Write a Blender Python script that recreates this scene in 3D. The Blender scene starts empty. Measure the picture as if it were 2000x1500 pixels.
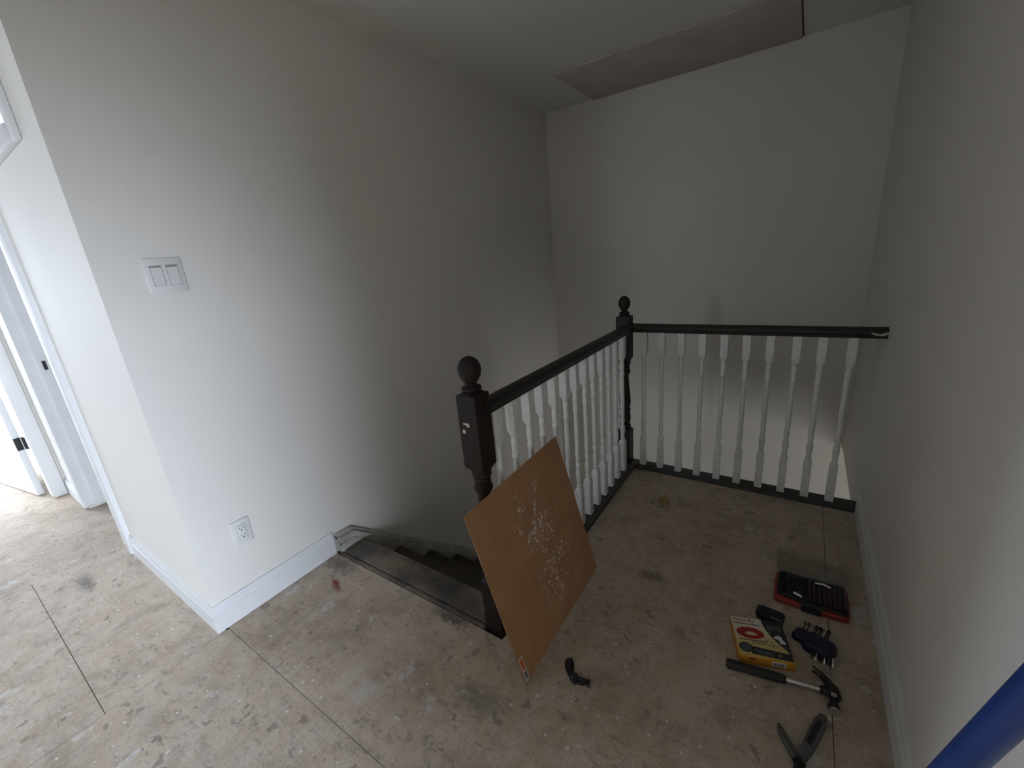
import bpy, bmesh, math, random
from mathutils import Vector, Matrix
random.seed(7)
C = bpy.context.scene.collection
SC = bpy.context.scene

# ------------------------------------------------------------------ camera
cam = bpy.data.cameras.new('camera')
cam.sensor_width = 36.0; cam.lens = 14.842; cam.clip_start = 0.02
camo = bpy.data.objects.new('camera', cam); C.objects.link(camo)
RIGHT = Vector((0.82946856, 0.5520876, -0.0847419))
DOWN = Vector((0.09327464, -0.28649853, -0.95352946))
FWD = Vector((-0.55071023, 0.78301844, -0.28913729))
m = Matrix((RIGHT, -DOWN, -FWD)).transposed().to_4x4()
m.translation = (0, 0, 1.365)
camo.matrix_world = m
SC.camera = camo

# ------------------------------------------------------------------ world, light, exposure
w = bpy.data.worlds.new('world'); SC.world = w; w.use_nodes = True
w.node_tree.nodes['Background'].inputs[0].default_value = (0.55, 0.65, 0.8, 1)
w.node_tree.nodes['Background'].inputs[1].default_value = 0.02
SC.view_settings.view_transform = 'Standard'; SC.view_settings.look = 'None'
SC.view_settings.gamma = 1.0; SC.view_settings.use_curve_mapping = False
SC.view_settings.exposure = 0.16

def area(name, loc, aim, sx, sy, power, col):
    l = bpy.data.lights.new(name, 'AREA'); l.shape = 'RECTANGLE'; l.size = sx; l.size_y = sy
    l.energy = power; l.color = col
    o = bpy.data.objects.new(name, l); C.objects.link(o)
    o.location = loc
    o.rotation_euler = (Vector(aim) - Vector(loc)).to_track_quat('-Z', 'Y').to_euler()
    return o
DAY = (0.69, 0.80, 1.0)
area('hall_window_daylight', (-2.33, -2.14, 1.50), (-2.60, -0.55, 0.0), 0.44, 1.2, 23.5, DAY)
area('added_side_light', (1.42, -1.10, 0.70), (-0.30, -0.20, -0.75), 0.54, 0.8, 172, DAY)  # added lamp for the stair wall patch; its side room is invented
area('bedroom_window_daylight', (-5.3, -2.16, 1.2), (-5.2, 0, 0.8), 1.2, 1.4, 60, DAY)
area('bedroom_side_daylight', (-6.16, -0.35, 1.2), (-4.0, 0, 0.2), 1.0, 1.3, 130, DAY)
area('lower_hall_daylight', (0.9, 0.1, -1.25), (0.2, 3.44, -0.7), 1.2, 1.0, 11, (0.95, 0.95, 0.92))
area('lower_landing_fill', (2.2, 2.95, -1.0), (-1.8, 2.9, 0.6), 1.4, 0.9, 15, (0.95, 0.95, 0.93))  # added fill to lift the far stair wall and ceiling

# ------------------------------------------------------------------ materials
def nodes(name):
    mt = bpy.data.materials.new(name); mt.use_nodes = True
    nt = mt.node_tree; b = nt.nodes['Principled BSDF']
    return mt, nt, b
def N(nt, t, **k):
    n = nt.nodes.new(t)
    for a, v in k.items():
        if a in n.bl_rna.properties: setattr(n, a, v)
        else: n.inputs[a.replace('_', ' ')].default_value = v
    return n
def ramp(nt, src, stops):
    r = nt.nodes.new('ShaderNodeValToRGB'); e = r.color_ramp.elements
    while len(e) < len(stops): e.new(0.5)
    for i, (p, c) in enumerate(stops):
        e[i].position = p; e[i].color = c if len(c) == 4 else (*c, 1)
    nt.links.new(src, r.inputs[0]); return r.outputs[0]
def mix(nt, fac, a, b):
    n = nt.nodes.new('ShaderNodeMix'); n.data_type = 'RGBA'
    for v, i in ((fac, 0), (a, 6), (b, 7)):
        if isinstance(v, (int, float)): n.inputs[i].default_value = v
        elif isinstance(v, tuple): n.inputs[i].default_value = (*v, 1) if len(v) == 3 else v
        else: nt.links.new(v, n.inputs[i])
    return n.outputs[2]
def math_(nt, op, a, b=None):
    n = nt.nodes.new('ShaderNodeMath'); n.operation = op
    for v, i in ((a, 0), (b, 1)):
        if v is None: continue
        if isinstance(v, (int, float)): n.inputs[i].default_value = v
        else: nt.links.new(v, n.inputs[i])
    return n.outputs[0]
def pos(nt, scale=(1, 1, 1), kind='world'):
    if kind == 'world': src = nt.nodes.new('ShaderNodeNewGeometry').outputs['Position']
    else: src = nt.nodes.new('ShaderNodeTexCoord').outputs['Object']
    mp = nt.nodes.new('ShaderNodeMapping'); mp.inputs['Scale'].default_value = scale
    nt.links.new(src, mp.inputs[0]); return mp.outputs[0]
def noise(nt, vec, scale, detail=4, rough=0.55, dist=0.0):
    n = N(nt, 'ShaderNodeTexNoise', Scale=scale, Detail=detail, Roughness=rough, Distortion=dist)
    nt.links.new(vec, n.inputs['Vector']); return n.outputs['Fac']
def bump(nt, b, h, strength, dist=0.002):
    n = N(nt, 'ShaderNodeBump', Strength=strength, Distance=dist)
    nt.links.new(h, n.inputs['Height']); nt.links.new(n.outputs[0], b.inputs['Normal'])
MATS = {}
def mat(name, col, rough=0.6, metal=0.0, var=0.12, scale=9, bmp=0.0, bscale=160, kind='object', spec=0.5, trans=0.0, coat=0.0):
    mt, nt, b = nodes(name)
    p = pos(nt, kind=kind)
    f = noise(nt, p, scale)
    lo = tuple(max(0, c * (1 - var)) for c in col); hi = tuple(min(1, c * (1 + var)) for c in col)
    nt.links.new(ramp(nt, f, [(0.3, lo), (0.7, hi)]), b.inputs['Base Color'])
    b.inputs['Roughness'].default_value = rough; b.inputs['Metallic'].default_value = metal
    b.inputs['Specular IOR Level'].default_value = spec
    b.inputs['Transmission Weight'].default_value = trans
    b.inputs['Coat Weight'].default_value = coat
    if bmp: bump(nt, b, noise(nt, p, bscale, 3), bmp)
    MATS[name] = mt; return mt

def speckled(name, col, chips, rough, chip_scale=60, thr=0.13, kind='object', bmp=0.1):
    """paint with small worn chips / specks of another colour"""
    mt, nt, b = nodes(name); p = pos(nt, kind=kind)
    base = ramp(nt, noise(nt, p, 14), [(0.3, tuple(c * 0.75 for c in col)), (0.7, tuple(c * 1.25 for c in col))])
    v = N(nt, 'ShaderNodeTexVoronoi', Scale=chip_scale); nt.links.new(p, v.inputs['Vector'])
    d = math_(nt, 'ADD', v.outputs['Distance'], math_(nt, 'MULTIPLY', math_(nt, 'SUBTRACT', noise(nt, p, chip_scale * 1.6), 0.5), 0.5))
    keep = math_(nt, 'GREATER_THAN', noise(nt, p, 7, 2), 0.60)
    fac = math_(nt, 'MULTIPLY', math_(nt, 'LESS_THAN', d, thr), keep)
    nt.links.new(mix(nt, fac, base, chips), b.inputs['Base Color'])
    b.inputs['Roughness'].default_value = rough
    bump(nt, b, noise(nt, p, 90), bmp)
    MATS[name] = mt; return mt

def floor_material():
    mt, nt, b = nodes('worn_plywood')
    p = pos(nt)
    grain = noise(nt, pos(nt, (3.0, 60.0, 1.0)), 1.6, 3, 0.6, 0.4)
    big = noise(nt, p, 1.7, 4, 0.65, 0.3)
    mid = noise(nt, p, 11, 4, 0.7)
    fine = noise(nt, p, 95, 2, 0.7)
    base = ramp(nt, big, [(0.28, (0.36, 0.29, 0.215)), (0.5, (0.53, 0.435, 0.335)), (0.75, (0.63, 0.55, 0.45))])
    base = mix(nt, math_(nt, 'MULTIPLY', grain, 0.55), base, (0.40, 0.315, 0.23))
    base = mix(nt, math_(nt, 'MULTIPLY', ramp(nt, mid, [(0.42, (0, 0, 0)), (0.72, (1, 1, 1))]), 0.45), base, (0.66, 0.60, 0.52))
    base = mix(nt, math_(nt, 'MULTIPLY', ramp(nt, fine, [(0.5, (0, 0, 0)), (0.8, (1, 1, 1))]), 0.45), base, (0.22, 0.17, 0.125))
    # dark scuffs and ground-in dirt
    s = noise(nt, pos(nt, (1.0, 1.7, 1.0)), 21, 4, 0.75, 0.8)
    gate = ramp(nt, noise(nt, p, 3.1, 4, 0.65), [(0.36, (0.12, 0.12, 0.12)), (0.60, (1, 1, 1))])
    sc = math_(nt, 'MULTIPLY', ramp(nt, s, [(0.53, (0, 0, 0)), (0.70, (1, 1, 1))]), gate)
    base = mix(nt, math_(nt, 'MULTIPLY', sc, 0.75), base, (0.13, 0.105, 0.082))
    blot = ramp(nt, noise(nt, p, 6.5, 4, 0.72, 0.5), [(0.46, (0, 0, 0)), (0.66, (1, 1, 1))])
    base = mix(nt, math_(nt, 'MULTIPLY', blot, 0.42), base, (0.25, 0.20, 0.15))
    st_ = noise(nt, pos(nt, (26.0, 3.0, 1.0)), 2.2, 4, 0.6, 0.6)
    base = mix(nt, math_(nt, 'MULTIPLY', ramp(nt, st_, [(0.55, (0, 0, 0)), (0.75, (1, 1, 1))]), 0.28), base, (0.70, 0.66, 0.60))
    vd = N(nt, 'ShaderNodeTexVoronoi', Scale=15.0, Randomness=1.0)
    wd = N(nt, 'ShaderNodeTexNoise', Scale=24.0, Detail=4.0); nt.links.new(p, wd.inputs['Vector'])
    wv = nt.nodes.new('ShaderNodeVectorMath'); wv.operation = 'MULTIPLY_ADD'; wv.inputs[1].default_value = (0.09, 0.09, 0.0)
    nt.links.new(wd.outputs['Color'], wv.inputs[0]); nt.links.new(p, wv.inputs[2]); nt.links.new(wv.outputs[0], vd.inputs['Vector'])
    sd = nt.nodes.new('ShaderNodeSeparateColor'); nt.links.new(vd.outputs['Color'], sd.inputs[0])
    dl = math_(nt, 'MULTIPLY', math_(nt, 'POWER', sd.outputs[2], 9.0), 0.26)
    dd = math_(nt, 'ADD', vd.outputs['Distance'], math_(nt, 'MULTIPLY', math_(nt, 'SUBTRACT', fine, 0.5), 0.25))
    base = mix(nt, math_(nt, 'MULTIPLY', math_(nt, 'LESS_THAN', dd, dl), 0.5), base, (0.13, 0.11, 0.09))
    # round knots / plugs
    v = N(nt, 'ShaderNodeTexVoronoi', Scale=4.3, Randomness=1.0); nt.links.new(p, v.inputs['Vector'])
    kd = math_(nt, 'ADD', v.outputs['Distance'], math_(nt, 'MULTIPLY', math_(nt, 'SUBTRACT', mid, 0.5), 0.10))
    base = mix(nt, math_(nt, 'MULTIPLY', math_(nt, 'LESS_THAN', kd, 0.060), 0.32), base, (0.19, 0.145, 0.105))
    # white paint drips and plaster smears
    v2 = N(nt, 'ShaderNodeTexVoronoi', Scale=13.0, Randomness=1.0)
    wp = N(nt, 'ShaderNodeTexNoise', Scale=16.0, Detail=3.0); nt.links.new(p, wp.inputs['Vector'])
    va = nt.nodes.new('ShaderNodeVectorMath'); va.operation = 'MULTIPLY_ADD'
    va.inputs[1].default_value = (0.05, 0.05, 0.05)
    nt.links.new(wp.outputs['Color'], va.inputs[0]); nt.links.new(pos(nt, (1.0, 0.55, 1)), va.inputs[2])
    nt.links.new(va.outputs[0], v2.inputs['Vector'])
    sep = nt.nodes.new('ShaderNodeSeparateColor'); nt.links.new(v2.outputs['Color'], sep.inputs[0])
    lim = math_(nt, 'MULTIPLY', math_(nt, 'POWER', sep.outputs[0], 4.0), 0.33)
    sp = math_(nt, 'LESS_THAN', v2.outputs['Distance'], lim)
    sp = math_(nt, 'MULTIPLY', sp, ramp(nt, noise(nt, p, 42, 3), [(0.40, (0.25, 0.25, 0.25)), (0.60, (1, 1, 1))]))
    base = mix(nt, math_(nt, 'MULTIPLY', sp, 0.7), base, (0.62, 0.61, 0.59))
    v3 = N(nt, 'ShaderNodeTexVoronoi', Scale=46.0, Randomness=1.0); nt.links.new(p, v3.inputs['Vector'])
    sep3 = nt.nodes.new('ShaderNodeSeparateColor'); nt.links.new(v3.outputs['Color'], sep3.inputs[0])
    sp3 = math_(nt, 'LESS_THAN', v3.outputs['Distance'], math_(nt, 'MULTIPLY', math_(nt, 'POWER', sep3.outputs[1], 6.0), 0.26))
    base = mix(nt, sp3, base, (0.66, 0.65, 0.62))
    # individual stains
    stn = math_(nt, 'MULTIPLY', math_(nt, 'SUBTRACT', noise(nt, p, 34, 4, 0.75), 0.5), 2.6)
    def stain(base, c, sx, sy, col, amt, rot=0.0):
        g = nt.nodes.new('ShaderNodeNewGeometry')
        mp = nt.nodes.new('ShaderNodeMapping'); mp.vector_type = 'TEXTURE'
        mp.inputs['Location'].default_value = (*c, 0); mp.inputs['Scale'].default_value = (sx, sy, 1)
        mp.inputs['Rotation'].default_value = (0, 0, rot)
        nt.links.new(g.outputs['Position'], mp.inputs[0])
        ln = nt.nodes.new('ShaderNodeVectorMath'); ln.operation = 'LENGTH'; nt.links.new(mp.outputs[0], ln.inputs[0])
        d = math_(nt, 'ADD', ln.outputs['Value'], stn)
        f = ramp(nt, math_(nt, 'MULTIPLY', d, 0.5), [(0.15, (1, 1, 1)), (0.62, (0, 0, 0))])
        return mix(nt, math_(nt, 'MULTIPLY', f, amt), base, col)
    base = stain(base, (-2.80, 0.19), 0.10, 0.03, (0.12, 0.11, 0.10), 0.8)
    base = stain(base, (-1.645, 0.805), 0.06, 0.016, (0.20, 0.035, 0.03), 0.95, -0.35)
    base = stain(base, (-1.10, 0.55), 0.06, 0.035, (0.52, 0.50, 0.46), 0.7, 0.6)
    base = stain(base, (-0.75, 0.72), 0.09, 0.05, (0.16, 0.15, 0.12), 0.6)
    base = stain(base, (-0.42, 1.52), 0.06, 0.03, (0.14, 0.125, 0.10), 0.7)
    base = stain(base, (-0.98, 0.24), 0.08, 0.04, (0.5, 0.48, 0.45), 0.5, 0.4)
    base = stain(base, (-1.75, 0.90), 0.12, 0.05, (0.11, 0.10, 0.095), 0.65)
    base = stain(base, (-1.05, 0.925), 0.10, 0.03, (0.07, 0.066, 0.06), 0.8)
    nt.links.new(base, b.inputs['Base Color'])
    b.inputs['Roughness'].default_value = 0.72
    b.inputs['Specular IOR Level'].default_value = 0.25
    bump(nt, b, math_(nt, 'ADD', grain, fine), 0.35, 0.002)
    MATS['floor'] = mt; return mt

def nosing_material():
    mt, nt, b = nodes('worn_stair_board'); p = pos(nt)
    g = noise(nt, pos(nt, (4, 50, 1)), 1.4, 5, 0.6, 0.3)
    base = ramp(nt, noise(nt, p, 5.5, 5, 0.65), [(0.36, (0.045, 0.043, 0.042)), (0.50, (0.12, 0.10, 0.08)), (0.62, (0.24, 0.185, 0.13))])
    base = mix(nt, math_(nt, 'MULTIPLY', g, 0.5), base, (0.10, 0.08, 0.062))
    v = N(nt, 'ShaderNodeTexVoronoi', Scale=55.0); nt.links.new(p, v.inputs['Vector'])
    base = mix(nt, math_(nt, 'LESS_THAN', v.outputs['Distance'], 0.10), base, (0.30, 0.29, 0.27))
    nt.links.new(base, b.inputs['Base Color']); b.inputs['Roughness'].default_value = 0.6
    bump(nt, b, g, 0.3); MATS['nosing'] = mt

def board_material():
    mt, nt, b = nodes('brown_hardboard'); p = pos(nt, kind='object')
    base = ramp(nt, noise(nt, p, 7, 5, 0.6), [(0.3, (0.40, 0.205, 0.09)), (0.7, (0.50, 0.27, 0.125))])
    base = mix(nt, math_(nt, 'MULTIPLY', noise(nt, pos(nt, (90, 8, 8), 'object'), 3, 3), 0.25), base, (0.30, 0.15, 0.065))
    # plaster dust, thickest in a vertical smear across the middle of the board
    sepx = nt.nodes.new('ShaderNodeSeparateXYZ')
    tc = nt.nodes.new('ShaderNodeTexCoord'); nt.links.new(tc.outputs['Object'], sepx.inputs[0])
    def blob(cx, cz, rx, rz):
        a = math_(nt, 'POWER', math_(nt, 'DIVIDE', math_(nt, 'SUBTRACT', sepx.outputs[0], cx), rx), 2.0)
        c = math_(nt, 'POWER', math_(nt, 'DIVIDE', math_(nt, 'SUBTRACT', sepx.outputs[2], cz), rz), 2.0)
        return math_(nt, 'MAXIMUM', math_(nt, 'SUBTRACT', 1.0, math_(nt, 'SQRT', math_(nt, 'ADD', a, c))), 0.0)
    dens = math_(nt, 'MAXIMUM', blob(0.30, 0.42, 0.16, 0.24), math_(nt, 'MULTIPLY', blob(0.36, 0.22, 0.26, 0.34), 0.7))
    dens = math_(nt, 'MULTIPLY', dens, ramp(nt, noise(nt, p, 15, 4, 0.7, 0.6), [(0.40, (0.12, 0.12, 0.12)), (0.62, (1.25, 1.25, 1.25))]))
    v = N(nt, 'ShaderNodeTexVoronoi', Scale=105.0); nt.links.new(p, v.inputs['Vector'])
    s1 = nt.nodes.new('ShaderNodeSeparateColor'); nt.links.new(v.outputs['Color'], s1.inputs[0])
    lim = math_(nt, 'MULTIPLY', math_(nt, 'MULTIPLY', dens, math_(nt, 'POWER', s1.outputs[0], 2.0)), 1.25)
    fl = math_(nt, 'LESS_THAN', v.outputs['Distance'], lim)
    base = mix(nt, math_(nt, 'MULTIPLY', fl, 0.95), base, (0.80, 0.76, 0.71))
    v9 = N(nt, 'ShaderNodeTexVoronoi', Scale=210.0); nt.links.new(p, v9.inputs['Vector'])
    s9 = nt.nodes.new('ShaderNodeSeparateColor'); nt.links.new(v9.outputs['Color'], s9.inputs[0])
    fl9 = math_(nt, 'LESS_THAN', v9.outputs['Distance'], math_(nt, 'MULTIPLY', math_(nt, 'MULTIPLY', math_(nt, 'ADD', dens, 0.10), math_(nt, 'POWER', s9.outputs[0], 3.0)), 1.0))
    base = mix(nt, math_(nt, 'MULTIPLY', fl9, 0.7), base, (0.60, 0.52, 0.45))
    haze = math_(nt, 'MULTIPLY', math_(nt, 'MULTIPLY', dens, ramp(nt, noise(nt, p, 24, 5, 0.8), [(0.45, (0, 0, 0)), (0.7, (1, 1, 1))])), 0.55)
    base = mix(nt, haze, base, (0.50, 0.44, 0.40))
    nt.links.new(base, b.inputs['Base Color']); b.inputs['Roughness'].default_value = 0.42
    MATS['board'] = mt

def wall_material(name, col, seed):
    mt, nt, b = nodes(name); p = pos(nt)
    f = noise(nt, p, 1.2, 1)
    base = ramp(nt, f, [(0.3, tuple(c * 0.97 for c in col)), (0.7, tuple(min(1, c * 1.03) for c in col))])
    nt.links.new(base, b.inputs['Base Color']); b.inputs['Roughness'].default_value = 0.75
    b.inputs['Specular IOR Level'].default_value = 0.25
    bump(nt, b, noise(nt, p, 260, 0), 0.12, 0.001)
    MATS[name] = mt
WALLC = (0.77, 0.74, 0.68)
wall_material('wall', WALLC, 1); wall_material('ceiling', (0.77, 0.75, 0.685), 2)
mat('bare_drywall', (0.57, 0.515, 0.455), 0.85, var=0.07, scale=4, kind='world')
mat('trim_white', (0.74, 0.74, 0.73), 0.38, var=0.03, kind='world')
floor_material(); nosing_material(); board_material()
mat('subfloor', (0.05, 0.04, 0.032), 0.9)
speckled('dark_wood', (0.020, 0.013, 0.011), (0.34, 0.32, 0.29), 0.50, 38, 0.10)
MATS['dark_wood'].node_tree.nodes['Principled BSDF'].inputs['Specular IOR Level'].default_value = 0.28
speckled('rail_wood', (0.018, 0.013, 0.010), (0.36, 0.33, 0.29), 0.45, 70, 0.05)
speckled('shoe_paint', (0.045, 0.047, 0.042), (0.5, 0.5, 0.48), 0.55, 45, 0.08)
mat('tread_dark', (0.045, 0.035, 0.026), 0.55, var=0.45, scale=6, kind='world')
mat('baluster_white', (0.86, 0.855, 0.83), 0.42, var=0.05, scale=45, bmp=0.12, bscale=140)
speckled('skirt_white', (0.50, 0.48, 0.43), (0.20, 0.18, 0.15), 0.55, 60, 0.12)
mat('plate_white', (0.74, 0.73, 0.70), 0.3, var=0.02)
mat('black_metal', (0.012, 0.012, 0.013), 0.4, var=0.2)
mat('slot_dark', (0.03, 0.03, 0.03), 0.6)
mat('white_paint_smear', (0.62, 0.60, 0.56), 0.6, var=0.15, scale=40)
mat('blue_pole', (0.005, 0.036, 0.18), 0.32, var=0.12, scale=14)
mat('black_rubber', (0.013, 0.010, 0.010), 0.55, var=0.3, scale=30, bmp=0.2)
mat('chrome', (0.62, 0.61, 0.60), 0.28, 1.0, var=0.1)
mat('dark_steel', (0.03, 0.027, 0.027), 0.4, 0.5, var=0.3, scale=30)
mat('grey_grip', (0.085, 0.085, 0.082), 0.6, var=0.25, scale=25)
mat('navy_plastic', (0.012, 0.009, 0.035), 0.4, var=0.3)
mat('red_plastic', (0.24, 0.028, 0.014), 0.45, var=0.2)
mat('black_plastic', (0.010, 0.008, 0.012), 0.35, var=0.3)
mat('purple_plastic', (0.030, 0.010, 0.032), 0.35, var=0.3)
mat('print_black', (0.02, 0.025, 0.022), 0.4, var=0.15)
mat('print_grey', (0.30, 0.30, 0.28), 0.5)
mat('print_white', (0.72, 0.69, 0.70), 0.5, var=0.05)
mat('print_red', (0.36, 0.02, 0.018), 0.4, var=0.3, scale=60)
mat('print_teal', (0.07, 0.10, 0.095), 0.4, var=0.3, scale=80)
mat('print_olive', (0.22, 0.20, 0.05), 0.5, var=0.3, scale=60)
mat('carton_orange', (0.62, 0.27, 0.025), 0.45, var=0.12, scale=25)
mat('sticker_white', (0.66, 0.62, 0.58), 0.5, var=0.05)
mat('sticker_orange', (0.62, 0.13, 0.02), 0.5, var=0.1)
mat('crumpled_black', (0.012, 0.014, 0.016), 0.28, var=0.4, scale=50, bmp=0.5, bscale=120)
mat('raw_pine', (0.36, 0.27, 0.11), 0.7, var=0.25, scale=60)
mat('raw_wood_edge', (0.30, 0.17, 0.09), 0.8, var=0.2, scale=60)
mat('door_white', (0.76, 0.77, 0.77), 0.4, var=0.02, kind='world')
def clear_plastic():
    mt, nt, b = nodes('clear_plastic')
    p = pos(nt, kind='object')
    b.inputs['Base Color'].default_value = (0.90, 0.88, 0.82, 1)
    b.inputs['Transmission Weight'].default_value = 0.93; b.inputs['IOR'].default_value = 1.25
    nt.links.new(ramp(nt, noise(nt, p, 30), [(0.3, (0.08, 0.08, 0.08)), (0.7, (0.30, 0.30, 0.30))]), b.inputs['Roughness'])
    MATS['clear_plastic'] = mt
clear_plastic()
def lit_pane():
    mt, nt, b = nodes('daylit_window_glass')
    b.inputs['Base Color'].default_value = (0.8, 0.9, 1, 1); b.inputs['Roughness'].default_value = 0.1
    f = noise(nt, pos(nt), 2.0)
    nt.links.new(ramp(nt, f, [(0.3, (0.72, 0.90, 0.97)), (0.7, (0.86, 0.97, 1.0))]), b.inputs['Emission Color'])
    b.inputs['Emission Strength'].default_value = 1.25
    MATS['lit_pane'] = mt
lit_pane()
def carton_face():
    mt, nt, b = nodes('carton_print'); 
    tc = nt.nodes.new('ShaderNodeTexCoord'); s = nt.nodes.new('ShaderNodeSeparateXYZ'); nt.links.new(tc.outputs['Object'], s.inputs[0])
    f = math_(nt, 'DIVIDE', s.outputs[1], 0.17)
    nt.links.new(ramp(nt, f, [(0.0, (0.62, 0.40, 0.10)), (0.40, (0.66, 0.52, 0.24)), (0.62, (0.70, 0.62, 0.46)), (1.0, (0.74, 0.68, 0.62))]), b.inputs['Base Color'])
    b.inputs['Roughness'].default_value = 0.4; MATS['carton_face'] = mt
carton_face()

# ------------------------------------------------------------------ mesh helpers
def obj(name, bm, material, parent=None, smooth=None):
    me = bpy.data.meshes.new(name)
    bmesh.ops.recalc_face_normals(bm, faces=bm.faces)
    bm.to_mesh(me); bm.free()
    me.materials.append(MATS[material])
    if smooth is not None:
        me.polygons.foreach_set('use_smooth', [True] * len(me.polygons))
        me.set_sharp_from_angle(angle=math.radians(smooth))
    o = bpy.data.objects.new(name, me); C.objects.link(o)
    if parent: o.parent = parent
    return o
def B(): return bmesh.new()
def box(bm, x0, x1, y0, y1, z0, z1, bev=0.0):
    vs = [bm.verts.new(v) for v in ((x0,y0,z0),(x1,y0,z0),(x1,y1,z0),(x0,y1,z0),(x0,y0,z1),(x1,y0,z1),(x1,y1,z1),(x0,y1,z1))]
    fs = [bm.faces.new([vs[i] for i in f]) for f in ((3,2,1,0),(4,5,6,7),(0,1,5,4),(1,2,6,5),(2,3,7,6),(3,0,4,7))]
    if bev:
        es = list({e for f in fs for e in f.edges})
        bmesh.ops.bevel(bm, geom=es, offset=bev, segments=2, affect='EDGES', profile=0.5)
    return bm
def boxo(name, d, material, parent=None, bev=0.0):
    return obj(name, box(B(), *d, bev), material, parent, 40 if bev else None)
def prism(bm, pts, axis, a, b):
    """polygon pts (2d) extruded along axis between a and b"""
    def P(p, t):
        return {'x': (t, p[0], p[1]), 'y': (p[0], t, p[1]), 'z': (p[0], p[1], t)}[axis]
    v0 = [bm.verts.new(P(p, a)) for p in pts]; v1 = [bm.verts.new(P(p, b)) for p in pts]
    n = len(pts)
    bm.faces.new(v0); bm.faces.new(v1[::-1])
    for i in range(n): bm.faces.new((v0[i], v1[i], v1[(i+1) % n], v0[(i+1) % n]))
    return bm
def rings(bm, loops, cap=True):
    vv = [[bm.verts.new(p) for p in l] for l in loops]; n = len(vv[0])
    for a, b in zip(vv, vv[1:]):
        for i in range(n): bm.faces.new((a[i], a[(i+1) % n], b[(i+1) % n], b[i]))
    if cap: bm.faces.new(vv[0][::-1]); bm.faces.new(vv[-1])
    return bm
def section(kind, r, z, n=16):
    out = []
    for i in range(n):
        t = 2 * math.pi * (i + 0.5) / n if False else 2 * math.pi * i / n + math.pi / 4
        c, s = math.cos(t), math.sin(t)
        if kind == 's':
            k = r / max(abs(c), abs(s)); out.append((c * k, s * k, z))
        else: out.append((c * r, s * r, z))
    return out
def tube(bm, pts, r, n=10, radii=None):
    loops = []; pts = [Vector(p) for p in pts]
    up = Vector((0, 0, 1))
    for i, p in enumerate(pts):
        d = (pts[min(i+1, len(pts)-1)] - pts[max(i-1, 0)]).normalized()
        a = d.cross(up) if abs(d.dot(up)) < 0.95 else d.cross(Vector((1, 0, 0)))
        a.normalize(); b = d.cross(a)
        rr = radii[i] if radii else r
        loops.append([p + (a * math.cos(t) + b * math.sin(t)) * rr for t in (2 * math.pi * k / n for k in range(n))])
    return rings(bm, loops)
def tag(o, label=None, cat=None, group=None, kind=None):
    if label: o['label'] = label
    if cat: o['category'] = cat
    if group: o['group'] = group
    if kind: o['kind'] = kind
    return o
def thing(name, loc, label, cat, rotz=0.0, group=None):
    o = bpy.data.objects.new(name, None); C.objects.link(o); o.empty_display_size = 0.05
    o.location = loc; o.rotation_euler = (0, 0, rotz)
    return tag(o, label, cat, group)
def struct(o, label=None, cat=None):
    o['kind'] = 'structure'
    return tag(o, label, cat)
def text_mesh(name, s, size, material, parent, loc, rotz=0.0, depth=0.0002, shear=0.0, sx=1.0):
    cu = bpy.data.curves.new(name, 'FONT'); cu.body = s; cu.size = size; cu.extrude = depth; cu.shear = shear
    cu.resolution_u = 2
    t = bpy.data.objects.new(name, cu); C.objects.link(t)
    dg = bpy.context.evaluated_depsgraph_get(); me = bpy.data.meshes.new_from_object(t.evaluated_get(dg))
    bpy.data.objects.remove(t); bpy.data.curves.remove(cu)
    me.materials.clear(); me.materials.append(MATS[material])
    o = bpy.data.objects.new(name, me); C.objects.link(o); o.parent = parent
    o.location = loc; o.rotation_euler = (0, 0, rotz); o.scale = (sx, 1, 1)
    return o

# ------------------------------------------------------------------ key planes (metres)
XL = -1.856      # stair wall face
YR = 0.41        # hall wall face (the short lit wall)
YB = 3.44        # wall behind the stairwell
XR = 0.332       # wall on the right
ZC = 2.44        # ceiling
XH = -4.27       # far wall of the hall
YREAR = -2.2
T = 0.115

# ------------------------------------------------------------------ floor
fl = B()
for d in ((-6.2, XR, YREAR, 0.945, -0.2, -0.02), (-0.81, XR, 0.945, 2.5, -0.2, -0.02), (-4.3, -2.0, 0.945, 1.6, -0.2, -0.02)):
    box(fl, *d)
floor = struct(obj('floor', fl, 'subfloor'), 'worn bare plywood subfloor spattered with paint and plaster', 'floor')
def sheet(pts):
    o = obj('plywood_sheet', prism(B(), pts, 'z', -0.019, 0.0), 'floor', floor); return o
def rect(x0, x1, y0, y1): return [(x0, y0), (x1, y0), (x1, y1), (x0, y1)]
sheet([(XL, 0.431), (0.187, 0.431), (0.187, 2.5), (-0.81, 2.5), (-0.81, 0.942), (XL, 0.942)])
sheet(rect(0.189, XR, 0.431, 2.5))
sheet(rect(-1.829, XR, -0.79, 0.429))
sheet(rect(-3.061, -1.831, 0.040, YR + 0.01))
sheet(rect(-3.061, -1.831, -1.18, 0.038))
sheet(rect(-6.2, -3.063, -0.80, YR + 0.10))
sheet(rect(-3.060, -3.0, YR + 0.013, YR + 0.10))
sheet(rect(-4.3, -2.0, YR + 0.103, 1.6))
sheet(rect(-6.2, -3.063, YREAR, -0.803))
sheet(rect(-3.060, -1.832, YREAR, -1.183))
sheet(rect(-1.829, XR, YREAR, -0.793))
sheet(rect(XR + 0.003, 1.6, YREAR, 0.1))

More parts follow.
